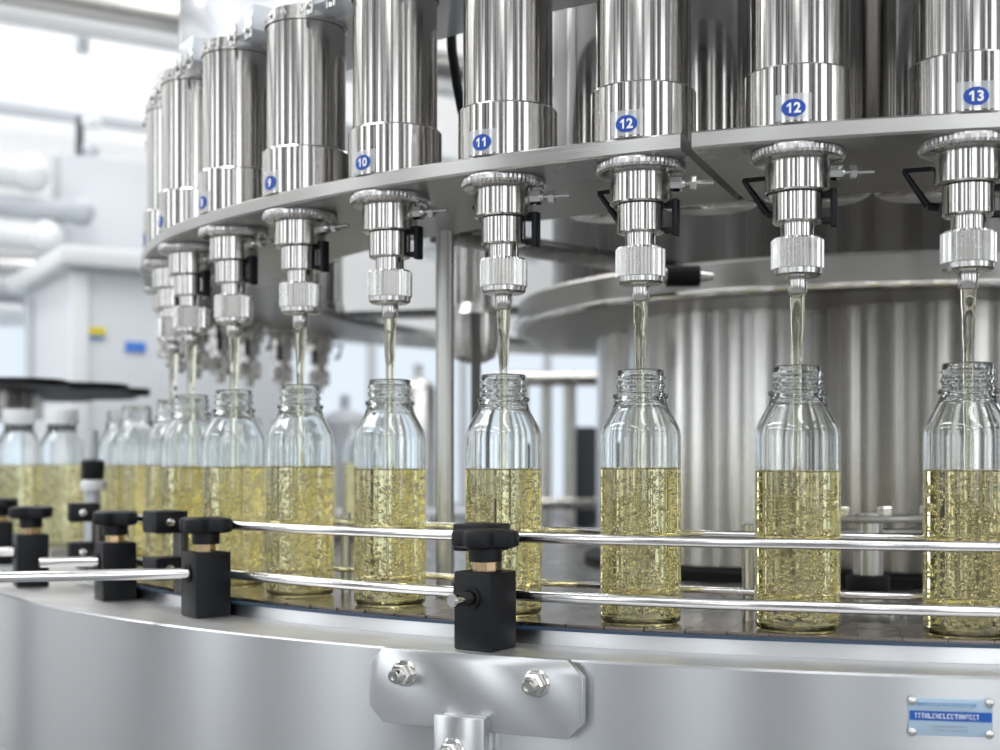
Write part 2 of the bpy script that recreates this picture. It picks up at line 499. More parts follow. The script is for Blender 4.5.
# ------------------------------------------------------------------ carousel: plates, drum, cover
SEAM = tang(686, 7.71) 
def plate(name, t0, t1, n, label):
    bm = new()
    ring(bm, t0, t1, [(6.2, ZP0), (7.695, ZP0), (7.71, ZP0 + .012), (7.71, ZP1 - .012), (7.695, ZP1), (6.2, ZP1)], n, rf=f_rot)
    o = obj(name, bm, M['plate'], loc=(0, 0, CAMZ)); tag(o, label, 'mounting plate', 'ring plates carrying the heads')
plate('mounting_plate', SEAM + .004, SEAM + 1.6, 60, 'brushed steel ring plate right of the joint carrying heads 12 and 13')
plate('mounting_plate', SEAM - 3.6, SEAM - .004, 160, 'long curved brushed steel ring plate left of the joint carrying heads 6 to 12')

drum = thing('carousel_drum', 'dark steel central drum of the carousel standing behind the bottles', 'drum', W(CX, CZ, 0))
def dpart(name, prof, m, parent=drum, seg=96, ang=32):
    bm = new(); lathe(bm, prof, seg); return obj(name, bm, m, parent, ang=ang)
dpart('upper_wall', [(3.3, 1.64), (3.3, 5.2)], M['dark'])
dpart('shoulder_ring', [(3.0, 1.38), (3.62, 1.38), (3.68, 1.42), (3.68, 1.67), (3.64, 1.70), (3.2, 1.70)], M['band'])
bm = new()
tube(bm, [(3.71 * math.cos(a * 2 * PI / 96), 3.71 * math.sin(a * 2 * PI / 96), 1.42) for a in range(97)], .035, 10, cap=False)
obj('rim_tube', bm, M['rail'], drum)
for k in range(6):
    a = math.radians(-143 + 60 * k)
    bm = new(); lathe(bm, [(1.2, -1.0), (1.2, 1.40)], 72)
    obj('column_tube', bm, M['column'] if k == 1 else M['drum'], drum, loc=(1.7 * U * math.cos(a), 1.7 * U * math.sin(a), 0))  # one lobe carries a dark reflection in its base colour
dpart('core', [(1.9, -1.1), (1.9, 1.39)], M['dark'])
dpart('foot_ring', [(2.95, -1.115), (2.95, -1.04), (2.9, -1.02), (1.8, -1.02)], M['rubber'])
# stays between drum and ring plates
for k in range(6):
    a = -PI / 2 - .80 + k * 2 * PI / 6
    bm = new(); p = Vector((math.cos(a), math.sin(a), 0)); box(bm, p * 4.58 + Vector((0, 0, 1.735)), (2.7, .5, .06), a, .01)
    obj('stay_arm', bm, M['dark'], drum)

# inner pistons behind the heads on the right
for i in (-2, -1, 0, 1, 2, 3):
    t = th(i); bm = new()
    x, y = pol(t, RH - 1.5)
    lathe(bm, [(.30, 1.70), (.34, 1.72), (.34, 2.10), (.335, 2.115), (.325, 2.12), (.325, 4.0)], 56)
    o = obj('inner_piston', bm, M['pol'], loc=W(x, y, 0))
    tag(o, 'tall steel piston standing behind filling %s' % names[i], 'piston', 'inner pistons behind the heads')

# top cover ring
bm = new()
ring(bm, -2.6, .7, [(6.6, 2.965), (7.36, 2.965), (7.38, 2.98), (7.38, 4.3), (7.33, 4.32), (6.6, 4.32)], 140, rf=f_rot)
cov = obj('top_cover', bm, M['cover'], loc=(0, 0, CAMZ)); tag(cov, 'glossy white curved cover ring above the cylinders at top left', 'cover')
for i in range(2, 10):
    tm = th(i) - DT / 2
    bm = new(); x, y = pol(tm, 7.46 + f_rot(tm))
    box(bm, (x, y, 3.06), (.30, .36, .18), tm, .006)
    obj('cover_foot', bm, M['cover'], cov)
    d = Vector((math.sin(tm), -math.cos(tm), 0))
    for dt in (-.014, .014):
        bm = new(); x, y = pol(tm + dt, 7.65 + f_rot(tm))
        box(bm, (x, y, 2.985), (.085, .02, .15), tm, .005); x, y = pol(tm + dt, 7.655 + f_rot(tm))
        tube(bm, [Vector((x, y, 2.96)), Vector((x, y, 2.96)) + d * .03], .02, 6)
        obj('clip', bm, M['bolt'], cov)
# a column under the ring plate
def post(px, z, r, h0, h1, m, label, nm='support_post', cat='post'):
    x = (px - 500) / F * z; bm = new()
    lathe(bm, [(r * 1.5, h0), (r * 1.5, h0 + .06), (r, h0 + .08), (r, h1)], 32)
    o = obj(nm, bm, m, loc=W(x, z, 0)); return tag(o, label, cat)
post(445, 9.6, .068, -1.115, 1.68, M['drum'], 'slim steel post between heads 10 and 11 holding up the ring plate')
post(476, 11.6, .045, -1.115, 1.3, M['dark'], 'thin dark rod standing just left of the bottle under head 11')
# hanging valve body near head 11
bm = new(); lathe(bm, [(.10, .9), (.2, .95), (.24, 1.1), (.24, 1.35), (.17, 1.45), (.17, 2.2)], 40)
o = obj('supply_valve', bm, M['drum'], loc=W((474 - 500) / F * 12.2, 12.2, 0)); tag(o, 'rounded steel supply valve hanging beside the slim post', 'valve')
# black hose by cylinder 10/11
bm = new()
hp = [at(447, -40, 9.3), at(450, 10, 9.3), at(452, 50, 9.25), at(457, 85, 9.2), at(464, 120, 9.1), at(470, 132, 9.05)]
pts = []
for k in range(len(hp) - 1):
    for s in range(4):
        f = s / 4; pts.append(tuple(hp[k][c] * (1 - f) + hp[k + 1][c] * f for c in range(3)))
pts.append(hp[-1])
tube(bm, pts, .035, 10); o = obj('hose', bm, M['rubber'], loc=(0, 0, CAMZ)); tag(o, 'black hose running down between cylinders 10 and 11', 'hose')
# black grip on the shoulder ring
gr = thing('clamp_grip', 'black rubber grip with steel collar clipped to the drum rim behind head 12', 'grip', W(*at(683, 276, 10.35)))
bm = new(); tube(bm, [(-.13, 0, 0), (.13, 0, 0)], .085, 20); bev(bm, .02); obj('grip', bm, M['rubber'], gr)
bm = new(); tube(bm, [(-.22, 0, 0), (-.131, 0, 0)], .06, 16); obj('collar', bm, M['bolt'], gr)
bm = new(); tube(bm, [(.131, 0, 0), (.24, 0, 0)], [.05, .03], 16); obj('tapered_end', bm, M['bolt'], gr)

# ------------------------------------------------------------------ table and conveyor
HB = -.93      # belt height
HL = -1.046    # ledge height
def f_edge(t): return min(.42, .40 * max(0, -t - .3))
def f_rail(t): return .32 * max(0, -t - .3)
def f_fas(t):
    s = max(0, -t - .15)
    return .73 * s ** 1.6 if s < 1.0 else max(.3, .73 - 1.2 * (s - 1.0))
TA, TB = -2.3, .75
table = thing('conveyor_table', 'curved brushed steel table carrying the conveyor round the carousel', 'conveyor table', W(CX, CZ, 0))
def tpart(name, bm, m, parent=table, ang=32):
    for v in bm.verts: v.co.x -= CX; v.co.y -= CZ
    return obj(name, bm, m, parent, ang=ang)
bm = new()   # fascia skirt
rows = []
N = 160
for i in range(N + 1):
    t = TA + (TB - TA) * i / N; r = 8.10 + f_fas(t)
    prof = [(r - .012, HL), (r, HL - .012), (r, -2.22), (r - .012, -2.235), (r - .06, -2.235), (r - .06, HL - .03)]
    rows.append([bm.verts.new((*pol(t, a), h)) for a, h in prof])
for a, b in zip(rows, rows[1:]):
    for k in range(6):
        bm.faces.new((a[k], a[(k + 1) % 6], b[(k + 1) % 6], b[k]))
fascia = tpart('side_panel', bm, M['fascia'])
bm = new(); rows = []
for i in range(N + 1):
    t = TA + (TB - TA) * i / N
    re = 7.66 + f_edge(t); rf_ = 8.09 + f_fas(t)
    rows.append([bm.verts.new((*pol(t, a), h)) for a, h in ((re, HL), (rf_, HL), (rf_, HL - .03), (re, HL - .03))])
for a, b in zip(rows, rows[1:]):
    for k in range(4): bm.faces.new((a[k], a[(k + 1) % 4], b[(k + 1) % 4], b[k]))
tpart('ledge', bm, M['ledge'])
bm = new()   # upright edge strip beside the belt
ring(bm, TA, TB, [(7.68, HL + .001), (7.70, HL + .001), (7.70, HB - .035), (7.68, HB - .035)], N, rf=f_edge)
tpart('edge_strip', bm, M['fascia'])
bm = new()
ring(bm, TA, TB, [(7.665, HB - .034), (7.705, HB - .034), (7.705, HB - .016), (7.665, HB - .016)], N, rf=f_edge)
tpart('wear_strip', bm, M['wear'])
bm = new(); lathe(bm, [(0, -1.14), (7.9, -1.14), (7.9, -1.118), (0, -1.118)], 120); obj('table_top', bm, M['table'], table)
bm = new(); lathe(bm, [(6.6, FLOOR + .01), (6.6, -2.2), (7.7, -2.2), (7.7, -1.145), (6.5, -1.145)], 120); obj('base_drum', bm, M['dgrey'], table)
# chain plates
bm = new(); t = TA; st = .0295
while t < TB:
    a0, a1 = t, t + st - .0006
    r0, r1 = 7.05, 7.66 + f_edge(t + st)
    prism(bm, [pol(a0, r0), pol(a0, r1), pol(a1, r1), pol(a1, r0)], HB - .03, HB, 0)
    t += st
for v in bm.verts: v.co.x -= CX; v.co.y -= CZ
ch = obj('conveyor_chain', bm, M['chain'], loc=W(CX, CZ, 0)); tag(ch, 'curved conveyor chain of brown steel plates under the bottles', 'conveyor chain')

def R(px, base, f): # position on a spread ring in pixel column px
    t = -.3
    for _ in range(30):
        t = tang(px, base + f(t))
    x, y = pol(t, base + f(t)); return t, x, y

HRU, HRL = -.443, -.77
def rail(base, f, h, r, label, t0, t1, n=120):
    bm = new(); tube(bm, [(*pol(t0 + (t1 - t0) * i / n, base + f(t0 + (t1 - t0) * i / n)), h) for i in range(n + 1)], r, 14)
    o = obj('guide_rail', bm, M['rail'], loc=(0, 0, CAMZ)); tag(o, label, 'guide rail', 'steel guide rails along the bottles')
rail(7.745, f_rail, HRU, .03, 'upper steel guide rail in front of the bottles', -1.25, .7)
rail(7.745, f_rail, HRL, .032, 'lower steel guide rail in front of the bottles, just above the belt', -1.25, .7)
zero = lambda t: 0
rail(7.19, zero, HRU + .01, .022, 'upper thin guide rail behind the bottles', -1.5, .7)
rail(7.19, zero, HRL + .01, .022, 'lower thin guide rail behind the bottles', -1.5, .7)
for px, lab in ((748, 'short steel rail post behind the belt, left of the bottle under right-hand head 12'), (346, 'short steel rail post behind the belt, between the bottles under heads 9 and 10')):
    t = tang(px, 7.13); x, y = pol(t, 7.13); bm = new(); lathe(bm, [(.06, -1.117), (.06, -1.07), (.035, -1.06), (.035, -.38), (.03, -.375)], 20)
    o = obj('rail_post', bm, M['drum'], loc=W(x, y, 0)); tag(o, lab, 'rail post', 'posts of the rear rails')

# ---- clamp posts with lobed knobs
def lobed(bm, r, h0, h1, n=4, depth=.16, seg=96, b=.012, rz=0):
    pts = []
    for k in range(seg):
        a = 2 * PI * k / seg
        q = r * (1 - depth * (0.5 - 0.5 * math.cos(n * a)) ** 1.5)
        pts.append((q * math.cos(a + rz), q * math.sin(a + rz)))
    t = new()
    prof = [(.80, h0), (.97, h0 + b), (1.0, h0 + 2 * b), (1.0, h1 - 2 * b), (.97, h1 - b * .7), (.86, h1), (.3, h1 + b * .5)]
    rows = [[t.verts.new((x * s, y * s, h)) for x, y in pts] for s, h in prof]
    for a, c in zip(rows, rows[1:]):
        for k in range(seg):
            t.faces.new((a[k], a[(k + 1) % seg], c[(k + 1) % seg], c[k]))
    t.faces.new(rows[0]); t.faces.new(rows[-1])
    merge(bm, t)
def clamp(px, py, phi, label, rod, a=.25, hb=.43, knob_rot=.5, zfix=None):
    z = zfix or -HL * F / (py - HY)
    X = (px - 500) / F * z
    root = thing('rail_clamp', label, 'rail clamp', W(X, z, HL), phi, 'black rail clamps with lobed knobs')
    # local: corner at origin; outward face along -Y, right face along +X side
    ox, oy = -a / 2, a / 2
    bm = new(); box(bm, (ox, oy, hb / 2), (a, a, hb), 0, .012); obj('block', bm, M['black'], root)
    bm = new(); lathe(bm, [(.07, hb - .005), (.07, hb + .06)], 8, c=(ox, oy, 0)); obj('stud', bm, M['brass'], root)
    bm = new(); lathe(bm, [(.085, hb + .05), (.092, hb + .055), (.092, hb + .13)], 32, c=(ox, oy, 0))
    lobed(bm, .192, hb + .125, hb + .225, 4, .3, rz=knob_rot)
    for v in bm.verts[-96 * 7:] if False else []: pass
    k = obj('knob', bm, M['black'], root, ang=40)
    bm = new(); lathe(bm, [(.062, 0), (.062, .012), (.045, .012), (.045, 0)], 28, cap=False)
    bmesh.ops.rotate(bm, cent=(0, 0, 0), matrix=Matrix.Rotation(PI / 2, 3, 'X'), verts=bm.verts)
    bmesh.ops.translate(bm, vec=(ox, -.001, .29), verts=bm.verts)
    obj('hole_ring', bm, M['rubber'], root)
    # rod through the block
    bm = new(); tube(bm, [(ox, oy, .29), (ox, oy * .6, .29)], .0445, 16)
    bm.free()
    bm = new()
    inv = Matrix.Rotation(-phi, 3, 'Z')
    p0 = Vector((ox, .02, .29)); d = inv @ Vector((*rod[0], 0)).normalized()
    tube(bm, [p0 - d * .02, p0 + d * rod[1], p0 + d * (rod[1] + .012)], [.036, .036, .028], 18); obj('rod', bm, M['rail'], root)
    return root
# fix knob centring: lobed() is built about the origin, so wrap it
_l = lobed
def lobed(bm, r, h0, h1, n=4, depth=.16, seg=96, b=.012, rz=0):
    t = new(); _l(t, r, h0, h1, n, depth, seg, b, rz)
    bmesh.ops.translate(t, vec=(-.125, .125, 0), verts=t.verts); merge(bm, t)
def dirn(deg): return (-math.sin(math.radians(deg)), -math.cos(math.radians(deg)))
rad = math.radians
clamp(490, 653, rad(-36), 'black rail clamp with lobed knob standing above the bolted plate', (dirn(36), .19), knob_rot=.3)
clamp(196, 619, rad(-53), 'black rail clamp holding the long rod, in front of the bottle under head 8', (dirn(76), 1.9), knob_rot=.55)
clamp(103, 602, rad(-58), 'black rail clamp behind the long rod, with its own short rod pointing left', (dirn(72), .42), knob_rot=.5)
clamp(17, 588, rad(-62), 'black rail clamp partly cut by the left edge of the photo, with a lobed knob', (dirn(72), .3), knob_rot=.5)
clamp(-14, 566, rad(-66), 'black rail clamp almost out of view at the left edge, farthest along the ledge', (dirn(70), .25), knob_rot=.5)

# ---- rail holders: two small blocks on an upright
def holder(px, label, first=False):
    t, x, y = R(px, 7.745, f_rail)
    root = thing('rail_holder', label, 'rail holder', W(x, y, 0), t, 'small double block rail holders')
    bm = new(); lathe(bm, [(.055, HL), (.055, HRU + .0)], 20, c=(0, -.0, 0)); 
    obj('upright', bm, M['dark'], root, loc=(.0, .06 * U, 0))
    for h in (HRU, HRL):
        bm = new(); box(bm, (0, -.06, h), (.24, .24, .155), 0, .012); b = obj('block', bm, M['black'], root)
        bm = new(); lathe(bm, [(.035, 0), (.035, .008), (.028, .024), (0, .032)], 20, cap=False)
        bmesh.ops.rotate(bm, cent=(0, 0, 0), matrix=Matrix.Rotation(PI / 2, 3, 'Y'), verts=bm.verts)
        bmesh.ops.translate(bm, vec=(.118, -.08, h), verts=bm.verts)
        obj('bolt_head', bm, M['bolt'], b)
    return root
holder(173, 'double black rail holder with round bolt heads left of the long rod clamp')
holder(91, 'double black rail holder between the two blurred clamps at left')
holder(487, 'double black rail holder hidden behind the clamp above the bolted plate')

# ---- plate with two bolts, bracket, name plate on the fascia
def fas_frame(px, py):
    """point on the fascia under pixel (px, py), with its outward normal angle"""
    t = -.3
    for _ in range(40): t = tang(px, 8.10 + f_fas(t))
    x, y = pol(t, 8.10 + f_fas(t))
    x2, y2 = pol(t + .01, 8.10 + f_fas(t + .01))
    yaw = math.atan2(y2 - y, x2 - x)
    return x, y, (HY - py) / F * y, yaw
def bolt(parent, x, z, y0, s=1.0):
    b = None
    bm = new()
    lathe(bm, [(.074 * s, 0), (.074 * s, .012), (.066 * s, .02)], 28); w = bm
    def fin(bm, name, par):
        bmesh.ops.rotate(bm, cent=(0, 0, 0), matrix=Matrix.Rotation(PI / 2, 3, 'X'), verts=bm.verts)
        bmesh.ops.translate(bm, vec=(x, y0, z), verts=bm.verts)
        return obj(name, bm, M['bolt'], par)
    b = fin(bm, 'bolt', parent)
    bm = new(); lathe(bm, [(.058 * s, .018), (.062 * s, .024), (.062 * s, .07), (.052 * s, .08)], 6); fin(bm, 'hex_nut', b)
    bm = new(); lathe(bm, [(.036 * s, .07), (.036 * s, .125), (.03 * s, .135), (.02 * s, .135), (.018 * s, .12), (0, .12)], 20, cap=False); fin(bm, 'stud_end', b)
x, y, h, yaw = fas_frame(478, 690)
SC = y / F     # units per pixel here
bp = thing('bolted_plate', 'brushed steel plate with clipped corners and two bolts on the curved side panel', 'plate', W(x, y, h), yaw)
def pp(px, py): return ((px - 478) * SC / math.cos(yaw), (690 - py) * SC)
def plate_poly(bm, pts, y0, y1, b):
    t = new()
    lo = [t.verts.new((a, y0, c)) for a, c in pts]; hi = [t.verts.new((a, y1, c)) for a, c in pts]
    n = len(pts); t.faces.new(lo); t.faces.new(hi)
    for k in range(n): t.faces.new((lo[k], lo[(k + 1) % n], hi[(k + 1) % n], hi[k]))
    bmesh.ops.recalc_face_normals(t, faces=t.faces); bev(t, b); merge(bm, t)
W2 = 0.63; H2 = .205
bm = new()
c = .085
plate_poly(bm, [(-W2 + c, -H2), (W2 - c, -H2), (W2, -H2 + c), (W2, H2 - c), (W2 - c, H2), (-W2 + c, H2), (-W2, H2 - c), (-W2, -H2 + c)], -.075, -.03, .006)
obj('plate', bm, M['fascia'], bp)
bm = new()
for sx in (-.40, .37): tube(bm, [(sx, .03, .06), (sx, -.04, .06)], .05, 12)
obj('spacer', bm, M['bolt'], bp)
bolt(bp, -.405, .075, -.075); bolt(bp, .375, .075, -.075)
br = thing('hook_bracket', 'small folded steel bracket with one bolt hooked under the clipped plate', 'bracket', W(x, y, h), yaw)
bm = new(); bx = pp(470, 740)[0]
t_ = new(); box(t_, (bx, -.118, -.40), (.30, .05, .56), 0, .012); merge(bm, t_); box(bm, (bx + .02, -.045, -.13), (.26, .14, .03), 0, .008); box(bm, (bx + .13, -.05, -.41), (.03, .14, .54), 0, .008)
obj('folded_sheet', bm, M['fascia'], br); bolt(br, bx - .03, -.305, -.143, .95)

x, y, h, yaw = fas_frame(950, 717)
npq = thing('name_plate', 'small blue and silver maker plate riveted to the curved side panel at right', 'name plate', W(x, y, h), yaw + .0)
s = y / F
w, hh = 79 * s / math.cos(yaw), 37 * s
bm = new(); box(bm, (0, -.008, 0), (w, .016, hh), 0, .004); M['nbase'] = plain('name_plate_silver', (0.42, 0.56, 0.70), 0.35); obj('backing', bm, M['nbase'], npq)
M['nlight'] = plain('name_plate_light', (0.55, 0.66, 0.72), 0.4); M['nmid'] = plain('name_plate_midblue', (0.10, 0.28, 0.60), 0.4); M['nblue'] = plain('name_plate_blue', (0.01, 0.10, 0.45), 0.4)
bm = new(); box(bm, (0, -.017, .035 * hh), (w * .98, .003, hh * .26)); band = obj('blue_band', bm, M['nblue'], npq)
def glyphs(bm, x0, x1, z, hgt, y0, seed):
    rnd = random.Random(seed); xx = x0
    while xx < x1:
        lw = hgt * rnd.uniform(.45, .7)
        k = rnd.choice('HEILTNC')
        st = lw * .28
        def b(cx, cz, sx, sz): box(bm, (xx + cx, y0, z + cz), (sx, .002, sz))
        if k in 'HN': b(st / 2, 0, st, hgt); b(lw - st / 2, 0, st, hgt); b(lw / 2, 0, lw, st * .8)
        elif k in 'EC': b(st / 2, 0, st, hgt); b(lw / 2, hgt / 2 - st / 2, lw, st); b(lw / 2, -hgt / 2 + st / 2, lw, st)
        elif k == 'L': b(st / 2, 0, st, hgt); b(lw / 2, -hgt / 2 + st / 2, lw, st)
        elif k == 'T': b(lw / 2, 0, st, hgt); b(lw / 2, hgt / 2 - st / 2, lw, st)
        else: b(lw / 2, 0, st * 1.2, hgt)
        xx += lw + hgt * .18
bm = new(); glyphs(bm, -w * .43, w * .33, .035 * hh, hh * .13, -.02, 3); obj('lettering', bm, M['num'], band)
bm = new(); glyphs(bm, -w * .40, w * .28, .345 * hh, hh * .09, -.0175, 5); obj('lettering', bm, M['nmid'], npq)
bm = new(); glyphs(bm, -w * .40, w * .28, .235 * hh, hh * .05, -.0175, 8); glyphs(bm, -w * .25, w * .2, -.24 * hh, hh * .04, -.0175, 9); glyphs(bm, -w * .2, w * .2, -.34 * hh, hh * .04, -.0175, 10); obj('lettering', bm, M['grey'], npq)
for sx in (-1, 1):
    for sz in (-1, 1):
        bm = new(); lathe(bm, [(.022, 0), (.02, .008), (.01, .014), (0, .015)], 16, cap=False)
        bmesh.ops.rotate(bm, cent=(0, 0, 0), matrix=Matrix.Rotation(PI / 2, 3, 'X'), verts=bm.verts)
        bmesh.ops.translate(bm, vec=(sx * w * .46, -.0165, sz * hh * .42), verts=bm.verts); obj('rivet', bm, M['bolt'], npq)

# ---- spindle with black collar behind the belt at right
x, z, _ = at(868, 590, 9.6)
sp = thing('drive_spindle', 'short steel spindle with a thick black collar standing between the two right-hand bottles', 'spindle', W(x, z, 0))
bm = new(); lathe(bm, [(.28, -1.117), (.28, -1.08), (.24, -1.05), (.11, -1.04), (.11, -.40)], 40); obj('shaft', bm, M['drum'], sp)
bm = new(); lathe(bm, [(.10, -.995), (.15, -.985), (.155, -.97), (.155, -.87), (.15, -.855), (.10, -.85)], 40); obj('collar', bm, M['rubber'], sp)
lk = thing('link_plate', 'dark steel link plate with hex bolts on top of the black-collared spindle', 'link plate', W(x, z, 0))
bm = new(); box(bm, (.12, 0, -.44), (.95, .30, .05), .1, .01); box(bm, (.12, .05, -.54), (.8, .2, .04), .1, .008); obj('plate', bm, M['band'], lk)
for k in range(3):
    bm = new(); lathe(bm, [(.06, -.415), (.06, -.36), (.05, -.35)], 6, c=(-.2 + .32 * k, -.06 + .03 * k, 0)); obj('hex_bolt', bm, M['bolt'], lk)

# ------------------------------------------------------------------ bottles
RB = .229
OUT = [(0, .008), (.17, .007), (.205, 0), (.222, .008), (RB, .03), (RB, 1.065), (.228, 1.085), (.224, 1.105), (.216, 1.13), (.205, 1.152), (.190, 1.18), (.174, 1.208), (.160, 1.236), (.151, 1.262), (.147, 1.288),
       (.156, 1.296), (.158, 1.306), (.156, 1.316), (.137, 1.322), (.132, 1.34), (.132, 1.35), (.142, 1.360), (.142, 1.370), (.132, 1.380), (.132, 1.395), (.142, 1.405), (.142, 1.415), (.132, 1.425), (.132, 1.45), (.129, 1.458), (.122, 1.46)]
OUT = [(a, b if b < .5 else .5 + (b - .5) * .972) for a, b in OUT]
INN = [(.114, 1.455), (.112, 1.44), (.112, 1.30), (.130, 1.268), (.142, 1.236), (.157, 1.206), (.173, 1.177), (.188, 1.148), (.199, 1.127), (.207, 1.102), (.2105, 1.083), (.212, 1.065)]
INN = [(a, .5 + (b - .5) * .972) for a, b in INN]
RI = .212
def bottle_glass(level):
    bm = new()
    lathe(bm, OUT + INN + [(RI, level + .012), (RI, level)], 56, cap=False)
    # orientation: outward from the glass
    return bm
def build_bottle(level, seed, cap):
    bm = bottle_glass(level)
    for f in bm.faces: f.smooth = True
    # faces of a lathe wound a->b going up point outwards; going down they point inwards: correct for a wall
    me = mesh('bottle', bm, M['glass'], recalc=False)
    lb = new()
    prof = [(0, .024), (.15, .02), (.19, .022), (RI - .006, .034), (RI, .05), (RI, level - .004)]
    lathe(lb, prof, 56, cap=False, mat=0)
    lathe(lb, [(RI, level - .004), (RI, level), (RI - .014, level - .006), (RI - .05, level - .008), (0, level - .008)], 56, cap=False, mat=1)
    bmesh.ops.remove_doubles(lb, verts=lb.verts, dist=1e-5)
    for f in lb.faces: f.smooth = True
    lm = mesh('liquid', lb, [M['liq_side'], M['liq_top']], recalc=False)
    bb = new(); rnd = random.Random(seed)
    nb = 1450
    for k in range(nb):
        for _ in range(30):
            a = rnd.uniform(0, 2 * PI); r = (RI - .012) * math.sqrt(rnd.random())
            if rnd.random() < .55: r = RI - rnd.uniform(.014, .03)
            hgt = .06 + (level - .09) * rnd.random() ** 1.25
            break
        s = rnd.choice((.005, .006, .0075, .009, .012))
        bmesh.ops.create_icosphere(bb, subdivisions=1, radius=s, matrix=Matrix.Translation((r * math.cos(a), r * math.sin(a), hgt)) @ Matrix.Diagonal((1, 1, rnd.uniform(.8, 1.5), 1)))
    for f in bb.faces: f.smooth = True
    bmm = mesh('bubbles', bb, M['bubble'], recalc=False)
    fb = new()
    for k in range(170):
        a = rnd.uniform(0, 2 * PI); r = RI - .012 - (rnd.random() ** 3) * .09
        bmesh.ops.create_icosphere(fb, subdivisions=1, radius=rnd.uniform(.004, .009), matrix=Matrix.Translation((r * math.cos(a), r * math.sin(a), level - .004)))
    for f in fb.faces: f.smooth = True
    fm = mesh('foam', fb, M['foam'], recalc=False)
    return me, lm, bmm, fm
levels = [.87, .865, .878]
variants = [build_bottle(levels[v], 11 + v, False) for v in range(3)]
cb = new(); lathe(cb, [(.165, 1.30), (.17, 1.305), (.17, 1.445), (.16, 1.46), (0, 1.462)], 48, knurl=(1, 2), kn=.02, cap=False)
lathe(cb, [(.165, 1.30), (.146, 1.30), (.146, 1.437), (0, 1.438)], 48, cap=False)
capm = mesh('cap', cb, M['white'])
def bottle(x, y, v, label, group, rz=0, capped=False):
    me, lm, bmm, fm = variants[v]
    o = bpy.data.objects.new('bottle', me); col.objects.link(o); o.location = W(x, y, HB + .0005 / U); o.rotation_euler = (0, 0, rz)
    tag(o, label, 'bottle', group)
    l = bpy.data.objects.new('liquid', lm); col.objects.link(l); l.parent = o; tag(l, 'pale golden liquid full of bubbles')
    b = bpy.data.objects.new('bubbles', bmm); col.objects.link(b); b.parent = l; b['kind'] = 'stuff'
    f = bpy.data.objects.new('foam', fm); col.objects.link(f); f.parent = l; f['kind'] = 'stuff'
    if capped:
        c = bpy.data.objects.new('cap', capm); col.objects.link(c); c.parent = o; tag(c, 'white screw cap')
    return o
for i in range(-3, 9):
    x, y = pol(th(i), RH + f_rot(th(i)))
    bottle(x, y, i % 3, 'open clear bottle of golden liquid under filling ' + names[i], 'bottles being filled on the conveyor', i * 1.3)
for k, i in enumerate(range(12, 18)):
    x, y = pol(th(i), RH + f_rot(th(i)))
    bottle(x, y, i % 3, 'small blurred open bottle on the far side of the carousel, %s from the left turn' % ordi[k], 'bottles on the far side', i * 1.3)
for k, (px, z) in enumerate(((137, 12.4), (121, 13.6))):
    bottle((px - 500) / F * z, z, k, ('blurred open bottle just behind the bottle under head 6', 'blurred open bottle leaving the carousel, next to the gap before the capped bottles')[k], 'bottles leaving the carousel', k)
for k, (px, z) in enumerate(((62, 14.0), (19, 14.0), (-24, 14.0))):
    bottle((px - 500) / F * z, z, k, ('blurred bottle with white cap, rightmost of the capped row at left', 'blurred bottle with white cap, second in the capped row at left', 'blurred bottle with white cap cut by the left edge of the photo')[k], 'capped bottles at the far left', k, True)

# streams
def stream(i, label):
    rnd = random.Random(40 + i); bm = new()
    lv = levels[i % 3] + HB - .006
    pts, rs = [], []
    n = 40
    for k in range(n + 1):
        f = k / n; h = .915 + (lv - .915) * f
        wob = .004 * f
        pts.append((wob * math.sin(9 * f + i), wob * math.cos(7 * f + i), h))
        rs.append((.043 - .018 * min(1, f * 2.2)) * (1 + .07 * math.sin(30 * f + i * 2) * (.2 + f) + .02 * rnd.uniform(-1, 1)))
    tube(bm, pts, rs, 16)
    x, y = pol(th(i), RH + f_rot(th(i)))
    o = obj('liquid_stream', bm, M['stream'], loc=W(x, y, 0), ang=80); tag(o, label, 'liquid stream', 'streams of liquid pouring from the heads')
for i in range(-3, 9): stream(i, 'thin golden liquid stream pouring from filling ' + names[i])

# ------------------------------------------------------------------ exit conveyor and blurred background
bm = new(); box(bm, (-7.88, 14.0, HB - .2), (6.6, 1.5, .39), 0, .02)
ec = thing('exit_conveyor', 'straight steel conveyor at the far left carrying the capped bottles away', 'conveyor', W(0, 0, 0))
obj('bed', bm, M['ledge'], ec)
for xx in (-10.4, -6.2):
    bm = new(); box(bm, (xx, 14.0, (FLOOR + HB - .4) / 2), (.3, .8, HB - .4 - FLOOR), 0, .02); obj('leg', bm, M['grey'], ec)

# black star wheel above the capped bottles
sw = thing('star_wheel', 'black star wheel disc seen edge-on above the capped bottles at left', 'star wheel', W(-7.15, 16.0, 0))
bm = new(); n = 14; pts = []
for k in range(n * 10):
    a = 2 * PI * k / (n * 10); q = 2.75 * (1 - .10 * (0.5 + .5 * math.cos(n * a)) ** 2)
    pts.append((q * math.cos(a), q * math.sin(a)))
prism(bm, pts, .81, .89, .0); obj('disc', bm, M['rubber'], sw)
bm = new(); lathe(bm, [(.5, FLOOR), (.5, -1.2), (.35, -1.15), (.35, .4), (1.45, .5), (1.45, .81)], 48); obj('hub', bm, M['drum'], sw)
bm = new(); lathe(bm, [(.9, .9), (.9, .98), (.5, 1.02)], 40); obj('top_hub', bm, M['dgrey'], sw)

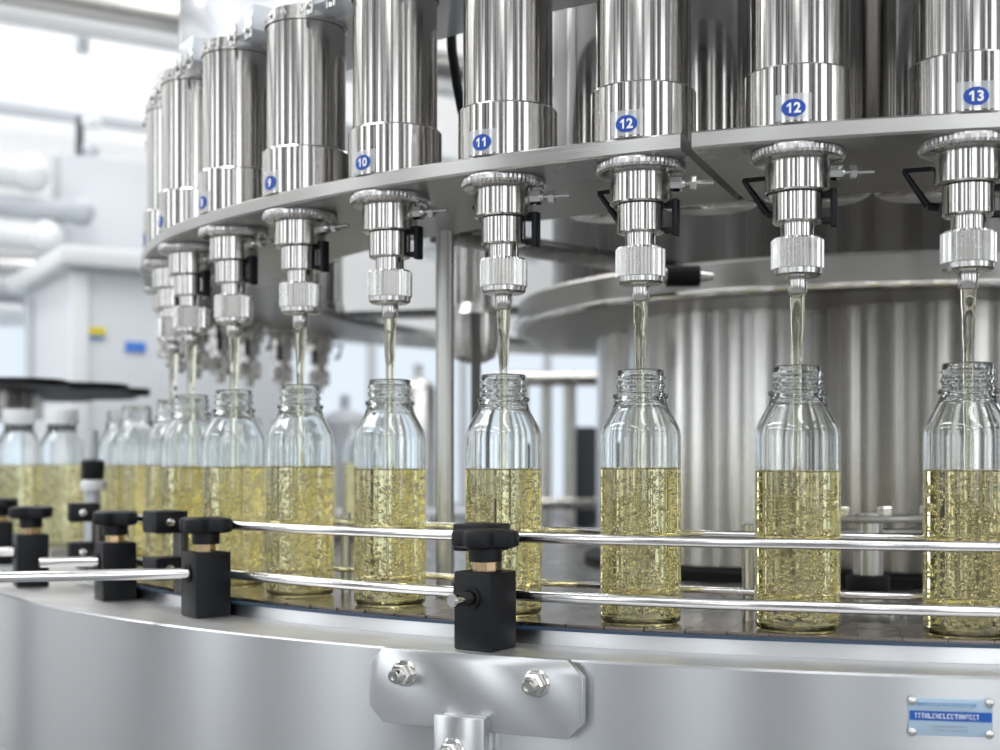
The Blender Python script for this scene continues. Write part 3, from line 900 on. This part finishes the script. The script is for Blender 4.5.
# slim sensor post near the gap at left
q = at(93, 480, 12.2)
sn = thing('sensor_post', 'slim grey sensor post with black and white base between the capped and open bottles', 'sensor post', W(q[0], q[1], 0))
bm = new(); lathe(bm, [(.06, HL), (.06, -.1), (.045, -.09), (.045, .27)], 20); obj('post', bm, M['grey'], sn)
bm = new(); lathe(bm, [(.10, -.19), (.105, -.18), (.105, -.02), (.07, 0)], 24); obj('black_collar', bm, M['black'], sn)
bm = new(); lathe(bm, [(.11, -.29), (.115, -.28), (.115, -.22), (.10, -.2)], 24); obj('white_collar', bm, M['white'], sn)

# white cabinet, corner towards the camera
z = 22.0; q = at(72, 260, z)
cabi = thing('machine_cabinet', 'pale grey machine cabinet with a white overhanging top and a yellow sticker', 'cabinet', W(q[0], q[1], 0), RA + .0)
Hc = (HY - 267) / F * z
bm = new(); box(bm, (2.0, 2.0, (Hc + FLOOR) / 2), (4.0, 4.0, Hc - FLOOR), 0, .05); obj('body', bm, M['lgrey'], cabi)
bm = new(); box(bm, (2.0, 2.0, Hc + .16), (4.5, 4.6, .34), 0, .06); obj('top', bm, M['white'], cabi)
bm = new(); box(bm, (-.03, 3.3, (Hc - 4) / 2), (.08, .5, Hc + 3.6), 0, .02); obj('side_door_edge', bm, M['grey'], cabi)
bm = new(); box(bm, (.12, -.03, (Hc - 4) / 2), (.3, .08, Hc + 3.8), 0, .02); obj('corner_trim', bm, M['white'], cabi)
def stick(px0, px1, py0, py1, m, nm):
    # on the right-hand face (local y = 0)
    zz = z
    ab = [((p_ - 500) / F, q[0], q[1]) for p_ in (px0, px1)]
    l0, l1 = [(a_ * y_ - x_) / (math.cos(RA) - a_ * math.sin(RA)) for a_, x_, y_ in ab]
    lx = (l0 + l1) / 2; zz = q[1] + lx * math.sin(RA)
    bm = new(); box(bm, (lx, -.02, (HY - (py0 + py1) / 2) / F * zz), (l1 - l0, .03, (py1 - py0) * zz / F), 0, 0); return obj(nm, bm, m, cabi)
stick(82, 105, 327, 335, M['yellow'], 'yellow_sticker'); stick(82, 104, 336, 339, M['nmid'], 'blue_strip'); stick(125, 145, 342, 352, M['sblue'], 'blue_sticker')

# overhead pipes and beams running along the back wall
def run(b, py, th_, m, label, nm, cat, round_=True, a0=-3.8, a1=4.6):
    zz = b / (0.3846 * math.sin(RA) + math.cos(RA)) / U     # depth at pixel column 0
    h = (HY - py) / F * zz; r = th_ / F * zz / 2
    x0, y0 = room(a0, b); x1, y1 = room(a1, b); bm = new()
    if round_: tube(bm, [(x0, y0, h), (x1, y1, h)], r, 24)
    else:
        cx, cy = room((a0 + a1) / 2, b); box(bm, (cx, cy, h), ((a1 - a0) / U, r * 1.6, 2 * r), RA, .02)
    o = obj(nm, bm, m, loc=(0, 0, CAMZ)); tag(o, label, cat); return h, r, zz
run(3.9, -12, 32, M['band'], 'thick steel pipe running along the ceiling at top left', 'ceiling_pipe', 'pipe')
hb_, rb_, zb_ = run(4.05, 12, 20, M['white'], 'white square beam below the ceiling pipe at top left', 'ceiling_beam', 'beam', False)
run(4.72, 107, 11, M['grey'], 'grey cable tray along the back wall below the white beam', 'cable_tray', 'cable tray', False)
# hanger under the beam
q = at(82, 42, zb_ * 1.045)
bm = new(); lathe(bm, [(.12, -.22), (.16, -.2), (.16, .22)], 24); o = obj('pipe_hanger', bm, M['white'], loc=W(*q)); tag(o, 'short white hanger below the beam at top left', 'hanger')
q = at(82, 140, 28.5)
cm = thing('wall_bracket', 'dark bracket hanging from the cable tray on the back wall', 'bracket', W(*q))
bm = new(); box(bm, (-.05, 0, 0), (.15, .2, 1.0), 0, .03); obj('arm', bm, M['dgrey'], cm)
bm = new(); lathe(bm, [(.2, -.12), (.22, 0), (.2, .12)], 20, c=(.22, 0, .4)); obj('upper_joint', bm, M['white'], cm)
bm = new(); lathe(bm, [(.16, -.12), (.2, 0), (.16, .12)], 20, c=(.2, 0, -.2)); obj('lower_joint', bm, M['lgrey'], cm)

# blurred pipework machine at left
pm = thing('pipework_machine', 'blurred bank of white and grey pipes behind the cabinet at left', 'machine', W(*at(35, 459, 27.0)), RA)
for k, (dx, dz, r, m) in enumerate(((-1.0, 5.9, .32, 'white'), (0, 5.2, .24, 'grey'), (-.7, 4.6, .3, 'white'), (-.2, 4.0, .22, 'bolt'), (-1.0, 3.5, .3, 'grey'))):
    bm = new(); tube(bm, [(dx - 1.2, 0, dz), (dx + 1.1, 0, dz)], r, 16); bmesh.ops.create_uvsphere(bm, u_segments=20, v_segments=12, radius=r * 1.25, matrix=Matrix.Translation((dx + .9, -.1, dz))); obj('pipe', bm, M[m], pm)
for dx in (-1.5, .5):
    bm = new(); box(bm, (dx, .3, (6.4 + FLOOR) / 2), (.16, .16, 6.4 - FLOOR), 0, .02); obj('frame_post', bm, M['grey'], pm)
# tall panel right of it
q = at(118, 459, 29.0)
bm = new(); box(bm, (0, 0, 6.6 / 2 + FLOOR / 2), (2.6, .8, 6.6 - FLOOR), 0, .05); o = obj('wall_cabinet', bm, M['lgrey'], loc=W(q[0], q[1], 0), rz=RA); tag(o, 'tall plain pale cabinet against the back wall behind the machine cabinet', 'cabinet')

# blurred frame and machines seen through the carousel
fr = thing('upright_rack', 'blurred steel rack with uprights and a cross bar left of the drum', 'rack', W(*at(555, 459, 22.0)))
for dx, r in ((-.55, .10), (-.15, .09), (.25, .11)):
    bm = new(); lathe(bm, [(r, FLOOR), (r, 1.45)], 20, c=(dx, 0, 0)); obj('upright', bm, M['drum'], fr)
bm = new(); tube(bm, [(-1.0, -.1, 1.35), (.8, -.1, 1.35)], .12, 16); obj('cross_bar', bm, M['drum'], fr)
bm = new(); tube(bm, [(-1.0, -.1, -.75), (.8, -.1, -.75)], .10, 16); obj('lower_bar', bm, M['drum'], fr)
bm = new(); box(bm, (.45, .3, -.3), (.55, .3, 1.7), 0, .03); obj('control_box', bm, M['dgrey'], fr)
for px, z, r, h1, m, lab in ((275, 28.5, .55, 1.1, 'lgrey', 'blurred pale tank seen between the bottles under heads 8 and 9'), (345, 26.5, .5, .9, 'grey', 'blurred grey tank seen between the bottles under heads 9 and 10'), (418, 27.5, .38, 1.6, 'bolt', 'blurred bright steel tank behind the gap right of the bottle under head 10')):
    q = at(px, 459, z); bm = new(); lathe(bm, [(r, FLOOR), (r, h1 - .15), (r * .8, h1), (.1, h1 + .12), (.1, h1 + .4)], 32); o = obj('storage_tank', bm, M[m], loc=W(q[0], q[1], 0)); tag(o, lab, 'tank', 'storage tanks in the background')
bm = new(); q = at(425, 505, 25.0); box(bm, (0, 0, -.15), (4.4, 1.0, .12), 0, .02); 
bt = thing('work_bench', 'blurred pale bench in the background behind the far bottles', 'bench', W(*q), .15); obj('bench_top', bm, M['lgrey'], bt)
for dx in (-1.9, 1.9):
    bm = new(); box(bm, (dx, 0, (FLOOR - q[2] - .2) / 2), (.15, .8, -(FLOOR - q[2]) - .2), 0, .02); obj('leg', bm, M['grey'], bt)

# ------------------------------------------------------------------ world, camera, view
w = bpy.data.worlds.new('World'); sc.world = w; w.use_nodes = True
w.node_tree.nodes['Background'].inputs['Color'].default_value = (0.9, 0.95, 1.0, 1)
w.node_tree.nodes['Background'].inputs['Strength'].default_value = 0.5
cam = bpy.data.cameras.new('Camera'); co = bpy.data.objects.new('Camera', cam); col.objects.link(co); sc.camera = co
co.location = (0, 0, CAMZ); co.rotation_euler = (PI / 2, 0, 0)
cam.sensor_width = 36; cam.lens = 36 * F / 1000; cam.shift_y = (HY - 375) / 1000
cam.clip_start = .05; cam.clip_end = 60
cam.dof.use_dof = True; cam.dof.focus_distance = 7.3 * U; cam.dof.aperture_fstop = 4.5
sc.view_settings.view_transform = 'Standard'; sc.view_settings.look = 'None'; sc.view_settings.gamma = 1
sc.view_settings.use_curve_mapping = False; sc.view_settings.exposure = 0.34
sc.cycles.max_bounces = 22; sc.cycles.transmission_bounces = 20; sc.cycles.glossy_bounces = 6; sc.cycles.diffuse_bounces = 4
sc.cycles.sample_clamp_indirect = 8
sc.cycles.use_denoising = True
